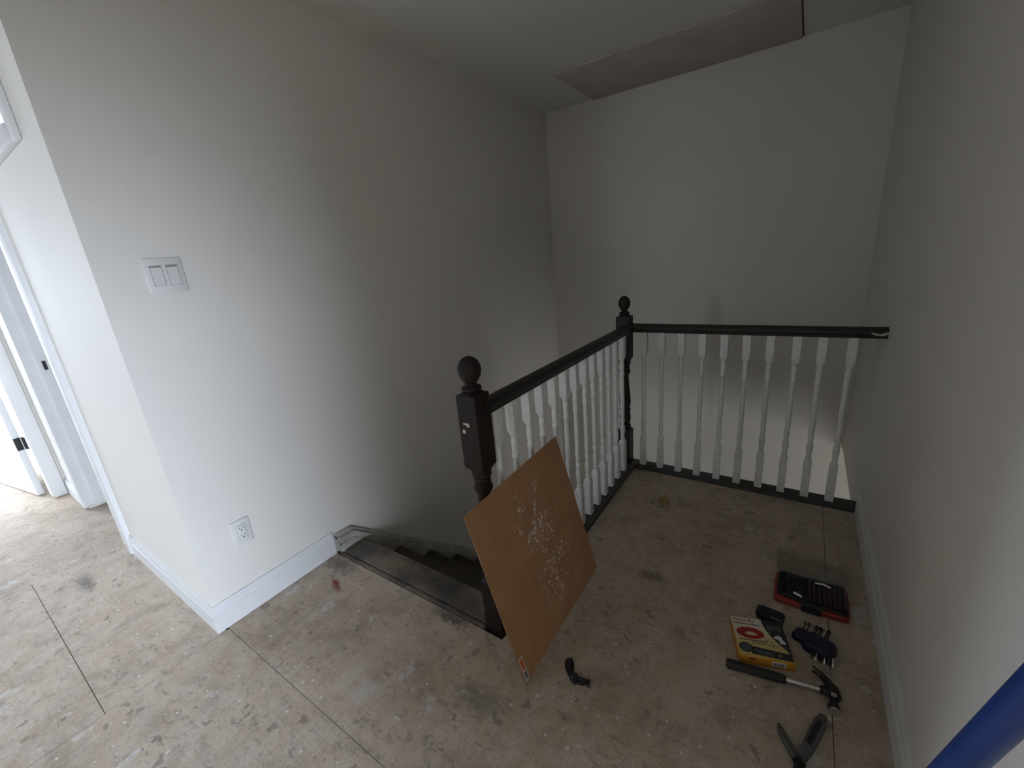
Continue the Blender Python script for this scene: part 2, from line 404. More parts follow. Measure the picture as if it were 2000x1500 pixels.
# ------------------------------------------------------------------ walls, ceiling
struct(boxo('wall_left', (XL - T, XL, YR, YB, -2.4, ZC), 'wall'), 'long greige stair wall with the light switch and outlet', 'wall')
struct(boxo('wall_back', (XL - T, 2.4, YB, YB + T, -2.4, ZC), 'wall'), 'greige wall behind the stairwell', 'wall')
wr = B()
for d in ((XR, XR + T, -0.50, YB, -0.105, ZC), (XR, XR + T, YREAR, -1.25, 0, ZC), (XR, XR + T, -1.25, -0.50, 1.08, ZC)): box(wr, *d)  # low opening behind the viewer is added to shape the side light
struct(obj('wall_right', wr, 'wall'), 'greige wall on the right beside the tools', 'wall')
hw = B()
DX0, DX1 = -3.785, -3.04          # doorway in the lit wall
WX0, WX1, WZ0, WZ1 = -2.98, -2.13, 1.90, 2.32
for d in ((DX1, XL - T, YR, YR + T, 0, WZ0), (WX1, XL - T, YR, YR + T, WZ0, ZC), (DX1, WX0, YR, YR + T, WZ0, ZC),
          (WX0, WX1, YR, YR + T, WZ1, ZC), (DX0, DX1, YR, YR + T, 2.06, ZC), (XH - 2.0, DX0 - 0.016, YR, YR + T, 0, ZC)):
    box(hw, *d)
struct(obj('wall_front', hw, 'wall'), 'short daylit wall left of the stair corner with a doorway', 'wall')
hl = B()
for d in ((XH - T, XH, YREAR, -0.46, 0, ZC), (XH - T, XH, -0.46, 0.33, 2.06, ZC), (XH - T, XH, 0.33, YR, 0, ZC)):
    box(hl, *d)
struct(obj('wall_far', hl, 'wall'), 'far hall wall with an open white door', 'wall')
rm = B()
for d in ((-6.3, -6.2, YREAR, YR, 0, ZC), (1.6, 1.7, YREAR, 0.2, 0, ZC), (XR + T, 1.6, 0.1, 0.2, 0, ZC), (-4.3, -2.0, 1.6, 1.7, 0, ZC), (-4.4, -4.3, YR + T, 1.7, 0, ZC), (-2.02, XL - T, 1.6, 1.7, 0, ZC)):  # the side room on the right is invented to house the added lamp
    box(rm, *d)
struct(obj('wall_rooms', rm, 'wall'), 'walls of the rooms beyond the doorways and of an added side room', 'wall')
rear = B()
def rear_seg(x0, x1, z0=0.0, z1=ZC): box(rear, x0, x1, YREAR - T, YREAR, z0, z1)
rear_seg(-6.3, -5.9); rear_seg(-4.7, -2.55); rear_seg(-2.11, 1.7)
for x0, x1, z0, z1 in ((-5.9, -4.7, 0.5, 1.9), (-2.55, -2.11, 0.85, 2.15)):
    rear_seg(x0, x1, 0, z0); rear_seg(x0, x1, z1, ZC)
struct(obj('wall_rear', rear, 'wall'), 'wall with windows behind the viewer', 'wall')
pt = B()
for d in ((-2.04, -1.94, YREAR, -1.30, 0, ZC),):  # added unseen wall, placed to trim the hall window's beam
    box(pt, *d)
struct(obj('wall_light_block', pt, 'wall'), 'added unseen wall behind the viewer that cuts the window light', 'wall')
for i, (x0, x1, z0, z1) in enumerate(((-5.9, -4.7, 0.5, 1.9), (-2.55, -2.11, 0.85, 2.15))):
    wf = B()
    for d in ((x0 - .06, x0, YREAR, YREAR + .02, z0 - .06, z1 + .06), (x1, x1 + .06, YREAR, YREAR + .02, z0 - .06, z1 + .06),
              (x0, x1, YREAR, YREAR + .02, z1, z1 + .06), (x0, x1, YREAR, YREAR + .03, z0 - .06, z0)):
        box(wf, *d)
    struct(obj('window_%d' % (i + 2), wf, 'trim_white'), ['white framed bedroom window behind the viewer', 'white framed hall window behind the viewer'][i], 'window')
ce = struct(boxo('ceiling', (-6.3, 1.7, YREAR - T, YB + T, ZC, ZC + 0.12), 'ceiling'), 'smooth grey ceiling with a bare repair patch', 'ceiling')
patch = boxo('drywall_patch', (-1.44, -0.137, 2.79, YB, ZC - 0.010, ZC), 'bare_drywall', ce, 0.002)
patch['label'] = 'bare brownish drywall patch'
crack = B(); box(crack, -0.137, -0.131, 2.6, 3.42, ZC - 0.003, ZC + 0.0)
cr = obj('open_joint', crack, 'subfloor', ce)
# lower storey
lf = B(); box(lf, XL - T, 2.4, -0.5, YB, -2.45, -2.3)
struct(obj('floor_lower', lf, 'subfloor'), 'dark floor of the storey below', 'floor')
uw = B(); box(uw, -0.88, -0.82, 1.06, 2.46, -2.3, -0.2)  # added to block the lower hall light from the treads
struct(obj('wall_light_screen', uw, 'wall'), 'added wall under the stair railing keeping lower light off the stairs', 'wall')

# ------------------------------------------------------------------ baseboards
def bb_profile(h, t):
    """(offset from wall, height)"""
    return [(0, 0), (t, 0), (t, h * 0.66), (t * 0.80, h * 0.685), (t * 0.80, h * 0.70), (t * 0.92, h * 0.72), (t * 0.70, h * 0.90), (t * 0.45, h), (0, h)]
def mitred(profile, axis, wall, out, a, b, ma=0.0, mb=0.0):
    # profile swept along an axis; ends a/b are mitred outward by ma/mb times the offset
    bm = B(); la = []; lb = []
    for o, z in profile:
        w_ = wall + out * o
        p = (lambda t: (w_, t, z)) if axis == 'y' else (lambda t: (t, w_, z))
        la.append(p(a + ma * o)); lb.append(p(b + mb * o))
    return rings(bm, [la, lb])
bl = mitred(bb_profile(0.118, 0.016), 'y', XL, 1, YR, 0.945, -1)
struct(obj('baseboard_left', bl, 'trim_white'), 'white baseboard under the wall outlet', 'baseboard')
br = prism(B(), [(XR - o, z) for o, z in bb_profile(0.118, 0.016)], 'y', -0.50, 2.40)
struct(obj('baseboard_right', br, 'trim_white'), 'white baseboard along the right wall beside the tools', 'baseboard')
bf = mitred(bb_profile(0.118, 0.016), 'x', YR, -1, -2.865, XL, 0, 1)
struct(obj('baseboard_front', bf, 'trim_white'), 'bright white baseboard running to the door casing', 'baseboard')
b2 = prism(B(), [(YR - o, z) for o, z in bb_profile(0.118, 0.014)], 'x', XH, -3.88)
struct(obj('baseboard_far', b2, 'trim_white'), 'short bright baseboard between the two door frames', 'baseboard')

# ------------------------------------------------------------------ doorway trims, far door, high window
tr = B()
prism(tr, [(-2.865, YR), (-2.865, YR - 0.020), (-2.89, YR - 0.026), (-2.91, YR - 0.020), (-2.96, YR - 0.014), (-3.04, YR - 0.012), (-3.04, YR)], 'z', 0.004, 2.13)
t1 = struct(obj('trim_1', tr, 'trim_white'), 'white door casing beside the lit baseboard', 'door casing')
jb = B(); box(jb, DX0 - 0.015, DX0, YR - 0.02, YR + 0.34, 0.026, 2.06)
prism(jb, [(DX0, YR + 0.035), (DX0 + 0.012, YR + 0.038), (DX0 + 0.012, YR + 0.34), (DX0, YR + 0.34)], 'z', 0.026, 2.06)
t2 = struct(obj('trim_2', jb, 'trim_white'), 'white door jamb with a stop and a small dark strike plate', 'door jamb')
cs = B(); prism(cs, [(DX0 - 0.008, YR), (DX0 - 0.008, YR - 0.018), (DX0 - 0.03, YR - 0.024), (DX0 - 0.09, YR - 0.012), (DX0 - 0.09, YR)], 'z', 0.015, 2.13)
obj('casing', cs, 'trim_white', t2)
boxo('strike_plate', (DX0 + 0.012, DX0 + 0.014, YR + 0.055, YR + 0.072, 0.945, 1.0), 'black_metal', t2)
hd = B(); box(hd, DX0 - 0.09, -2.865, YR - 0.02, YR, 2.06, 2.13); obj('head_casing', hd, 'trim_white', t2)
t3 = struct(boxo('trim_3', (XH, XH + 0.018, 0.318, 0.392, 0.012, 2.13), 'trim_white', None, 0.003), 'white casing of the far open door', 'door casing')
jf = B(); box(jf, XH - T, XH, 0.318, 0.332, 0.012, 2.06); obj('jamb', jf, 'trim_white', t3)
# door slab swung open into the far room
ds = thing('door_1', (-4.425, 0.300, 0.012), 'white door standing open at the far left with a black hinge', 'door', math.atan2(-0.115, -0.67))
ds['kind'] = 'structure'
boxo('slab', (0.0, 0.74, -0.002, 0.034, 0.0, 2.03), 'door_white', ds, 0.002)
for z in (0.35, 1.0, 1.75):
    hb = B(); box(hb, -0.003, 0.0, -0.001, 0.033, z, z + 0.09)
    rings(hb, [[(-0.010 + 0.007 * math.cos(a), -0.008 + 0.007 * math.sin(a), zz) for a in (k * math.pi / 4 for k in range(8))] for zz in (z, z + 0.09)])
    box(hb, -0.045, -0.008, -0.012, -0.008, z, z + 0.09)
    obj('hinge', hb, 'black_metal', ds)
# high window in the lit wall
wn = struct(thing('window_1', (0, 0, 0), 'small high white-framed window with blinds at the upper left', 'window'))
fr = B(); fw = 0.055
for d in ((WX0 - fw, WX0, YR - 0.018, YR, WZ0 - fw, WZ1 + fw), (WX1, WX1 + fw, YR - 0.018, YR, WZ0 - fw, WZ1 + fw),
          (WX0, WX1, YR - 0.018, YR, WZ1, WZ1 + fw), (WX0, WX1, YR - 0.024, YR, WZ0 - fw, WZ0)):
    box(fr, *d, 0.004)
obj('frame', fr, 'trim_white', wn, 40)
boxo('pane', (WX0, WX1, YR + 0.07, YR + 0.075, WZ0, WZ1), 'lit_pane', wn)
sl0 = None
for k in range(16):
    z = WZ0 + 0.015 + k * 0.026
    o = obj('blind_slat', rings(B(), [[(x, YR + 0.038, z - 0.007), (x, YR + 0.052, z + 0.006), (x, YR + 0.051, z + 0.0075), (x, YR + 0.037, z - 0.0055)] for x in (WX0 + 0.005, WX1 - 0.005)]), 'trim_white', wn) if sl0 is None else None
    if o: sl0 = o
    else:
        o = sl0.copy(); C.objects.link(o); o.location.z = k * 0.026

# ------------------------------------------------------------------ staircase
st = thing('staircase', (-1.36, 0.94, 0), 'dark worn wooden stairs going down beside the left wall', 'staircase')
inv = Matrix.Translation((1.36, -0.94, 0))
def stp(name, bm, material, smooth=None):
    bm.transform(inv); return obj(name, bm, material, st, smooth)
nb = stp('landing_nosing', box(B(), -1.80, -0.897, 0.965, 1.085, -0.02, 0.016, 0.006), 'nosing', 40)
nb['label'] = 'wide dusty worn nosing board'
stp('cover_strip', box(B(), -1.815, -0.897, 0.945, 0.963, -0.018, 0.010, 0.005), 'nosing', 40)
RUN, RISE = 0.214, 0.182
for i in range(1, 11):
    y0 = 1.085 + RUN * (i - 1); z = -RISE * i
    stp('tread', box(B(), -1.80, -0.90, y0 - 0.025, y0 + RUN, z - 0.032, z, 0.008), 'tread_dark', 40)
    stp('riser', box(B(), -1.80, -0.90, y0 - 0.035, y0 - 0.022, z, z + RISE - (0.032 if i > 1 else 0.02)), 'tread_dark')
SL = RISE / RUN
def skirt_z(y): return 0.082 - (y - 1.04) * SL if y > 1.04 else 0.086
sk = prism(B(), [(0.958, 0.004), (0.958, 0.088), (1.04, 0.082), (3.3, skirt_z(3.3)), (3.3, skirt_z(3.3) - 0.35), (1.10, -0.28), (1.0, -0.02)], 'x', XL + 0.002, XL + 0.05)
stp('skirt_board', sk, 'skirt_white')
def strip(z0, z1, x0, x1):
    q = [(0.958, 0.088 + z0), (0.958, 0.088 + z1), (1.04 + z1 * 0.3, 0.082 + z1), (3.3, skirt_z(3.3) + z1), (3.3, skirt_z(3.3) + z0), (1.04 + z0 * 0.3, 0.082 + z0)]
    return prism(B(), q, 'x', x0, x1)
stp('skirt_cap', strip(-0.012, 0.012, XL + 0.002, XL + 0.026), 'skirt_white')
stp('skirt_bead', strip(-0.045, -0.030, XL + 0.04, XL + 0.056), 'skirt_white')

# ------------------------------------------------------------------ railings
def newel_mesh(h_off=0.0):
    """square block, turned shaft, square base; z up from 0"""
    s = 0.039
    prof = [('s', s, 0.0), ('s', s, 0.232), ('s', s * 0.97, 0.237), ('c', 0.033, 0.252), ('c', 0.026, 0.257), ('c', 0.034, 0.264), ('c', 0.034, 0.272),
            ('c', 0.027, 0.277), ('c', 0.033, 0.295), ('c', 0.0345, 0.325), ('c', 0.031, 0.352), ('c', 0.026, 0.362), ('c', 0.034, 0.368), ('c', 0.034, 0.378),
            ('c', 0.029, 0.384), ('c', 0.0345, 0.415), ('c', 0.0345, 0.44), ('c', 0.031, 0.49), ('c', 0.0255, 0.55), ('c', 0.0225, 0.598), ('c', 0.025, 0.606),
            ('c', 0.033, 0.618), ('c', 0.033, 0.632), ('c', 0.028, 0.640), ('c', 0.030, 0.655), ('c', 0.026, 0.662), ('c', 0.034, 0.672), ('c', 0.034, 0.682),
            ('c', 0.036, 0.695), ('s', s * 0.97, 0.708), ('s', s, 0.714), ('s', s, 0.962), ('s', s * 0.93, 0.968)]
    return rings(B(), [section(k, r, z + (h_off if z > 0.1 else 0), 24) for k, r, z in prof])
def finial_mesh():
    prof = [(0.031, 0.0), (0.031, 0.006), (0.024, 0.010), (0.029, 0.016), (0.029, 0.022), (0.017, 0.030), (0.016, 0.034), (0.022, 0.042), (0.030, 0.056), (0.0335, 0.072),
            (0.032, 0.088), (0.026, 0.102), (0.016, 0.112), (0.006, 0.1165), (0.001, 0.117)]
    return rings(B(), [section('c', r, z, 24) for r, z in prof])
def baluster_mesh():
    s = 0.0178; H = 0.872
    prof = [('s', s, 0), ('s', s, 0.205), ('s', s * 0.92, 0.215), ('c', 0.013, 0.224), ('c', 0.010, 0.229), ('c', 0.0135, 0.235), ('c', 0.0135, 0.241), ('c', 0.0095, 0.247),
            ('c', 0.013, 0.265), ('c', 0.0155, 0.288), ('c', 0.0135, 0.312), ('c', 0.009, 0.330), ('c', 0.0135, 0.342), ('c', 0.0145, 0.350), ('c', 0.0135, 0.358),
            ('c', 0.0095, 0.366), ('c', 0.0125, 0.376), ('c', 0.0125, 0.45), ('c', 0.0115, 0.60), ('c', 0.011, 0.632), ('c', 0.0145, 0.638), ('c', 0.0145, 0.646), ('c', 0.0115, 0.652),
            ('c', 0.0135, 0.69), ('c', 0.0125, 0.715), ('c', 0.0115, 0.722), ('c', 0.0145, 0.727), ('c', 0.0145, 0.733), ('s', s * 0.88, 0.742), ('s', s, 0.752), ('s', s, H)]
    return rings(B(), [section(k, r, z, 16) for k, r, z in prof])
def rail_profile(w=0.058, h=0.048):
    a = w / 2
    return [(-a * 0.72, 0), (a * 0.72, 0), (a * 0.78, h * 0.28), (a, h * 0.42), (a, h * 0.68), (a * 0.80, h * 0.88), (a * 0.42, h), (-a * 0.42, h), (-a * 0.80, h * 0.88), (-a, h * 0.68), (-a, h * 0.42), (-a * 0.78, h * 0.28)]

N1 = (-0.856, 0.995); N2 = (-0.868, 2.457)
XRAIL = -0.840; ZRAIL = 0.874; SHOE = 0.016
sr = thing('stair_railing', (XRAIL, 1.7, 0), 'dark and white railing along the stairs between two egg-topped newel posts', 'railing')
def srp(name, bm, material, smooth=None, par=None):
    o = obj(name, bm, material, par or sr, smooth); return o
def newel(xy, zoff, tilt=(0, 0), fs=1.04):
    p = obj('newel_post', newel_mesh(), 'dark_wood', sr, 35)
    p.location = (xy[0] - XRAIL, xy[1] - 1.7, zoff); p.rotation_euler = (tilt[0], tilt[1], 0)
    f = obj('finial', finial_mesh(), 'dark_wood', p, 35); f.location = (0, 0, 0.966); f.scale = (fs, fs, 0.5 + fs * 0.5)
    return p
n1 = newel(N1, -0.022, (math.radians(-0.7), math.radians(-0.9)), 1.17)
n1['label'] = 'chipped dark newel post at the top of the stairs'
n2 = newel(N2, 0.0); n2['label'] = 'dark corner newel post where the railings meet'
# chips of white on the near newel
ch = B(); box(ch, -0.020, 0.004, -0.0405, -0.039, 0.868, 0.875, 0.0); box(ch, -0.006, 0.006, -0.0405, -0.039, 0.862, 0.870, 0.0)
box(ch, -0.026, -0.014, -0.0405, -0.039, 0.838, 0.850)
obj('paint_chip', ch, 'white_paint_smear', n1)
rl = prism(B(), [(x, z + ZRAIL) for x, z in rail_profile()], 'y', N1[1] + 0.03 - 1.7, N2[1] - 0.036 - 1.7)
srp('handrail', rl, 'rail_wood', 30)
sh = box(B(), -0.045, 0.050, N1[1] + 0.037 - 1.7, N2[1] + 0.045 - 1.7, -0.02, SHOE, 0.004)
srp('base_shoe', sh, 'shoe_paint', 40)
bal0 = None
for i in range(13):
    y = 1.066 + 0.1045 * i
    if bal0 is None:
        bal0 = srp('baluster', baluster_mesh(), 'baluster_white', 35); o = bal0
    else:
        o = bal0.copy(); C.objects.link(o); o.parent = sr
    o.location = (0, y + 0.01 - 1.7, SHOE - 0.014); o.rotation_euler = (0, random.uniform(-.004, .004), 0)
lr = thing('landing_railing', (-0.25, 2.457, 0), 'dark and white railing from the corner newel post to the right wall', 'railing')
rl2 = prism(B(), [(y, z + ZRAIL) for y, z in rail_profile()], 'x', N2[0] + 0.040 + 0.25, XR - 0.001 + 0.25)
hr2 = obj('handrail', rl2, 'rail_wood', lr, 30)
sm = B()
rings(sm, [[(x + 0.25, -0.0300 - 0.0006, z0 + ZRAIL), (x + 0.25, -0.0285, z0 + ZRAIL), (x + 0.25, -0.0285, z1 + ZRAIL), (x + 0.25, -0.0300 - 0.0006, z1 + ZRAIL)]
           for x, z0, z1 in ((0.272, 0.024, 0.029), (0.285, 0.017, 0.026), (0.305, 0.014, 0.022), (0.320, 0.016, 0.028), (0.331, 0.022, 0.034))])
obj('paint_smear', sm, 'white_paint_smear', hr2)
sh2 = box(B(), -0.788 + 0.25, XR - 0.001 + 0.25, -0.055, 0.045, -0.02, SHOE, 0.004)
obj('base_shoe', sh2, 'shoe_paint', lr, 40)
for i in range(10):
    x = -0.7505 + 0.1070 * i
    o = bal0.copy(); C.objects.link(o); o.parent = lr
    o.location = (x + 0.25, 0, SHOE - 0.014); o.rotation_euler = (0, random.uniform(-.004, .004), 0)

# ------------------------------------------------------------------ wall plates
sp = thing('light_switch', (XL, 0.596, 1.403), 'white double rocker light switch on the stair wall', 'switch')
pl = B(); box(pl, 0, 0.006, -0.057, 0.057, -0.059, 0.059, 0.003)
obj('plate', pl, 'plate_white', sp, 40)
for s in (-1, 1):
    y = s * 0.0235
    g = obj('rocker_frame', box(B(), 0.005, 0.0072, y - 0.0175, y + 0.0175, -0.0345, 0.0345, 0.0008), 'print_grey', sp)
    rk = prism(B(), [(0.006, -0.0335), (0.0115, -0.0335), (0.0085, 0.0), (0.0085, 0.006), (0.0068, 0.0335), (0.006, 0.0335)], 'y', y - 0.0160, y + 0.0160)
    obj('rocker', rk, 'plate_white', sp)
    for z in (-0.048, 0.048):
        rings_b = rings(B(), [[(x, y + 0.003 * math.cos(a), z + 0.003 * math.sin(a)) for a in (k * math.pi / 4 for k in range(8))] for x in (0.005, 0.0066)])
        obj('screw', rings_b, 'plate_white', sp)
ol = thing('wall_outlet', (XL, 0.582, 0.360), 'white double socket outlet low on the stair wall', 'outlet')
pl = B(); box(pl, 0, 0.006, -0.036, 0.036, -0.057, 0.057, 0.003); obj('plate', pl, 'plate_white', ol, 40)
obj('recess_line', box(B(), 0.005, 0.0064, -0.0175, 0.0175, -0.0345, 0.0345), 'print_grey', ol)
obj('receptacle', box(B(), 0.005, 0.0085, -0.0165, 0.0165, -0.0335, 0.0335, 0.0015), 'plate_white', ol, 40)
for zc in (-0.017, 0.017):
    for d in ((-0.0075, -0.0055, zc + 0.001, zc + 0.009), (0.0055, 0.0075, zc + 0.002, zc + 0.009), (-0.0025, 0.0025, zc - 0.008, zc - 0.003)):
        obj('slot', box(B(), 0.0075, 0.0088, d[0], d[1], d[2], d[3]), 'slot_dark', ol)

# ------------------------------------------------------------------ leaning hardboard panel
B0 = Vector((-0.640, 0.838, 0.002))
U = Vector((0, 0.9994, 0.034)).normalized(); Vv = Vector((-0.157, -0.021, 0.612)); HB = Vv.length; Vv.normalize(); Vv = (Vv - U * Vv.dot(U)).normalized()
NN = U.cross(Vv)            # outward, to the room
hb = thing('hardboard_panel', (0, 0, 0), 'brown hardboard panel dusted with plaster leaning on the stair railing', 'panel')
M = Matrix((U, -NN, Vv)).transposed().to_4x4(); M.translation = B0
hb.matrix_world = M
W_ = 0.598
obj('sheet', box(B(), 0, W_, 0, 0.004, 0, HB), 'board', hb)
ed = B(); box(ed, -0.0008, 0.0, 0, 0.004, 0, HB); obj('sawn_edge', ed, 'raw_wood_edge', hb)
stk = obj('price_sticker', box(B(), 0.004, 0.024, -0.0006, 0.0, 0.004, 0.094), 'sticker_white', hb)
stk['label'] = 'white and orange barcode sticker'
obj('orange_field', box(B(), 0.007, 0.021, -0.0009, -0.0006, 0.048, 0.088), 'sticker_orange', stk)
bc = B(); z = 0.014
while z < 0.042:
    t = random.choice((0.0006, 0.001, 0.0016)); box(bc, 0.008, 0.020, -0.0009, -0.0006, z, z + t); z += t + random.choice((0.0007, 0.0012))
obj('barcode', bc, 'slot_dark', stk)

# ------------------------------------------------------------------ blue pole leaning on the right wall
K = Vector((0, 0, 1.365))
rayA = Vector((0.331, 0.898, -1.0145)); rayB = Vector((0.331, 0.778, -0.6945))   # to the wall point
PA = K + rayA * 0.53; PB = K + rayB * 0.575
d = (PB - PA)
foot = PA + d * ((0.0 - PA.z) / d.z); top = PA + d * ((XR - 0.018 - PA.x) / d.x)
top = foot + (top - foot) * 1.0
pd = (top - foot).normalized()
tp = thing('blue_pole', foot, 'glossy blue pole leaning on the right wall at the lower right edge', 'pole')
obj('shaft', tube(B(), [foot - foot + pd * 0.012, (top - foot) * 0.5, top - foot], 0.0138, 20), 'blue_pole', tp, 40)
obj('end_cap', tube(B(), [(0, 0, 0.002), pd * 0.03, pd * 0.034], 0.0165, 20), 'black_rubber', tp, 40)

# ------------------------------------------------------------------ floor things
# clear-lidded bit case
bcs = thing('bit_case', (0.134, 1.685, 0), 'open black and red bit case with a clear lid by the right baseboard', 'tool case')
def rrect(x0, x1, y0, y1, r, n=4):
    out = []
    for cx, cy, a0 in ((x1 - r, y1 - r, 0), (x0 + r, y1 - r, 90), (x0 + r, y0 + r, 180), (x1 - r, y0 + r, 270)):
        for k in range(n + 1):
            a = math.radians(a0 + 90 * k / n); out.append((cx + r * math.cos(a), cy + r * math.sin(a)))
    return out
base_pts = rrect(-0.118, 0.118, -0.082, 0.082, 0.018)
tray = rings(B(), [[(x * k, y * k, z) for x, y in base_pts] for k, z in ((0.96, 0.0), (1.0, 0.004), (1.0, 0.019), (0.97, 0.022))])
obj('tray', tray, 'red_plastic', bcs, 40)
ins = [(-0.108, -0.050), (-0.098, -0.060), (-0.04, -0.066), (-0.028, -0.082), (0.03, -0.084), (0.05, -0.070), (0.102, -0.072), (0.112, -0.060), (0.112, 0.07), (0.104, 0.078), (-0.10, 0.078), (-0.110, 0.068)]
obj('insert', rings(B(), [[(x * k, y * k, z) for x, y in ins] for k, z in ((1.0, 0.016), (1.0, 0.028), (0.97, 0.031))]), 'black_plastic', bcs, 30)
latch = obj('latch', box(B(), -0.028, 0.034, -0.089, -0.078, 0.002, 0.027, 0.002), 'black_plastic', bcs, 30)
for k in range(8):
    x = -0.010 + k * 0.0155
    hold = obj('bit_holder', box(B(), x, x + 0.011, -0.058, 0.052 - 0.006 * (k % 2), 0.029, 0.039, 0.002), 'purple_plastic', bcs, 30)
def hexbar(a, b, r, n=6): return tube(B(), [a, b], r, n)
for k in range(5):
    y = 0.056 - k * 0.0235; x = -0.092 + 0.002 * k
    rr = 0.0105 - 0.0008 * k
    rg = B()
    outer = [(x + rr * math.cos(a), y + rr * math.sin(a)) for a in (2 * math.pi * q / 16 for q in range(16))]
    inn = [(x + rr * .62 * math.cos(a), y + rr * .62 * math.sin(a)) for a in (2 * math.pi * q / 16 for q in range(16))]
    rings(rg, [[(p[0], p[1], 0.029) for p in outer], [(p[0], p[1], 0.040) for p in outer], [(p[0], p[1], 0.040) for p in inn], [(p[0], p[1], 0.032) for p in inn]])
    obj('socket', rg, 'dark_steel', bcs, 40)
for k in range(9):
    a = (-0.072 + k * 0.009, 0.055 - 0.004 * (k % 3), 0.0335)
    obj('drill_bit', hexbar(a, (a[0] + 0.002, a[1] - 0.085 + 0.005 * (k % 4), 0.0335), 0.0025 + 0.0002 * (k % 4)), 'dark_steel', bcs, 40)
obj('driver_bit', tube(B(), [(-0.055, -0.045, 0.040), (-0.028, -0.056, 0.040)], 0.005, 8), 'chrome', bcs, 40)
obj('bright_blade', tube(B(), [(0.012, 0.042, 0.043), (0.04, 0.046, 0.044), (0.062, 0.038, 0.043)], 0.004, 8), 'chrome', bcs, 40)
for s in (-1, 1):
    obj('hinge_pin', tube(B(), [(s * 0.07 - 0.015, 0.088, 0.014), (s * 0.07 + 0.015, 0.088, 0.014)], 0.005, 8), 'black_plastic', bcs, 40)
lid_pts = rrect(-0.116, 0.116, 0.092, 0.250, 0.022)
ctr = (0.0, 0.171)
def sc_(p, k): return (ctr[0] + (p[0] - ctr[0]) * k, ctr[1] + (p[1] - ctr[1]) * k)
lidb = rings(B(), [[(*sc_(p, k), z) for p in lid_pts] for k, z in ((0.955, 0.0012), (0.985, 0.004), (1.0, 0.024), (0.984, 0.024), (0.970, 0.006), (0.945, 0.0035))], cap=True)
lid = obj('lid', lidb, 'clear_plastic', bcs, 40); lid['label'] = 'scuffed clear plastic lid'

# carton
bx = thing('carton', (-0.061, 1.262, 0), 'small yellow and white carton with a red ring picture beside the hammer', 'box', math.atan2(0.05, 0.158))
cw, cd, chh = 0.164, 0.165, 0.033
# the carton is a slightly skewed box: shear is undone by giving it its own rotation only
obj('body', box(B(), 0, cw, 0, cd, 0, chh, 0.0012), 'carton_orange', bx, 40)
top = obj('top_panel', box(B(), 0.001, cw - 0.001, 0.001, cd - 0.001, chh, chh + 0.0006), 'carton_face', bx)
blk = [(cw - 0.001, 0.022), (cw - 0.001, cd - 0.001), (0.098, cd - 0.001), (0.1, 0.14), (0.106, 0.118), (0.116, 0.094), (0.132, 0.068), (0.150, 0.046)]
obj('black_panel', prism(B(), blk, 'z', chh + 0.0006, chh + 0.0009), 'print_black', bx)
def ell(cx, cy, rx, ry, n=28): return [(cx + rx * math.cos(2 * math.pi * k / n), cy + ry * math.sin(2 * math.pi * k / n)) for k in range(n)]
zz = chh + 0.0009
rg = B(); o_ = ell(0.052, 0.098, 0.043, 0.024); i_ = ell(0.054, 0.095, 0.018, 0.008)
rings(rg, [[(p[0], p[1], zz) for p in i_], [(p[0], p[1], zz + 0.0004) for p in i_], [(p[0], p[1], zz + 0.0004) for p in o_], [(p[0], p[1], zz) for p in o_]], cap=False)
obj('red_ring_picture', rg, 'print_red', bx)
obj('dark_band', prism(B(), [(0.040, 0.014), (cw - 0.004, 0.004), (cw - 0.004, 0.026), (0.16, 0.032), (0.040, 0.044)], 'z', zz - 0.0001, zz + 0.0002), 'print_black', bx)
obj('round_badge', prism(B(), ell(0.026, 0.036, 0.021, 0.019), 'z', zz - 0.0002, zz + 0.0003), 'print_black', bx)
obj('badge_picture', prism(B(), ell(0.026, 0.036, 0.0165, 0.015), 'z', zz + 0.0003, zz + 0.0005), 'print_teal', bx)
obj('tool_picture', prism(B(), [(0.05, 0.02), (0.105, 0.013), (0.105, 0.028), (0.05, 0.036)], 'z', zz + 0.0002, zz + 0.0004), 'print_teal', bx)
obj('small_badge', prism(B(), ell(0.124, 0.022, 0.006, 0.006), 'z', zz + 0.0002, zz + 0.0004), 'print_olive', bx)
text_mesh('red_lettering', "Nour'Ry", 0.021, 'print_red', bx, (0.008, 0.144, zz), shear=0.15, sx=0.9)
def lines(name, x0, x1, y, hgt, material, seed, tilt=0.0):
    rnd = random.Random(seed); b_ = B(); x = x0
    while x < x1:
        w_ = rnd.uniform(0.004, 0.011); yy = y + tilt * (x - x0)
        box(b_, x, min(x + w_, x1), yy, yy + hgt, zz, zz + 0.0003); x += w_ + 0.002
    return obj(name, b_, material, bx)
lines('small_print', 0.006, 0.092, 0.133, 0.0035, 'slot_dark', 1)
lines('small_print', 0.014, 0.10, 0.066, 0.0038, 'slot_dark', 2)
lines('small_print', 0.05, 0.132, 0.0575, 0.003, 'slot_dark', 3, -0.03)
for k, (yy, m_) in enumerate(((0.135, 'print_grey'), (0.126, 'print_grey'), (0.118, 'print_teal'), (0.111, 'print_teal'))):
    lines('small_print', 0.112, 0.156, yy, 0.0028, m_, 10 + k)
obj('white_emblem', prism(B(), [(0.122, 0.090), (0.130, 0.100), (0.141, 0.103), (0.149, 0.096), (0.148, 0.088), (0.157, 0.076), (0.150, 0.068), (0.138, 0.072), (0.136, 0.084)], 'z', zz, zz + 0.0004), 'print_white', bx)
for k, (x, y) in enumerate(((0.094, 0.086), (0.101, 0.078), (0.096, 0.072), (0.112, 0.070))):
    obj('olive_sketch', prism(B(), ell(x, y, 0.004, 0.0022, 10), 'z', zz, zz + 0.0003), 'print_olive', bx)
lbl = obj('barcode_label', box(B(), 0.096, 0.137, -0.0006, 0.0, 0.008, 0.028), 'print_white', bx)
bc = B(); x = 0.101
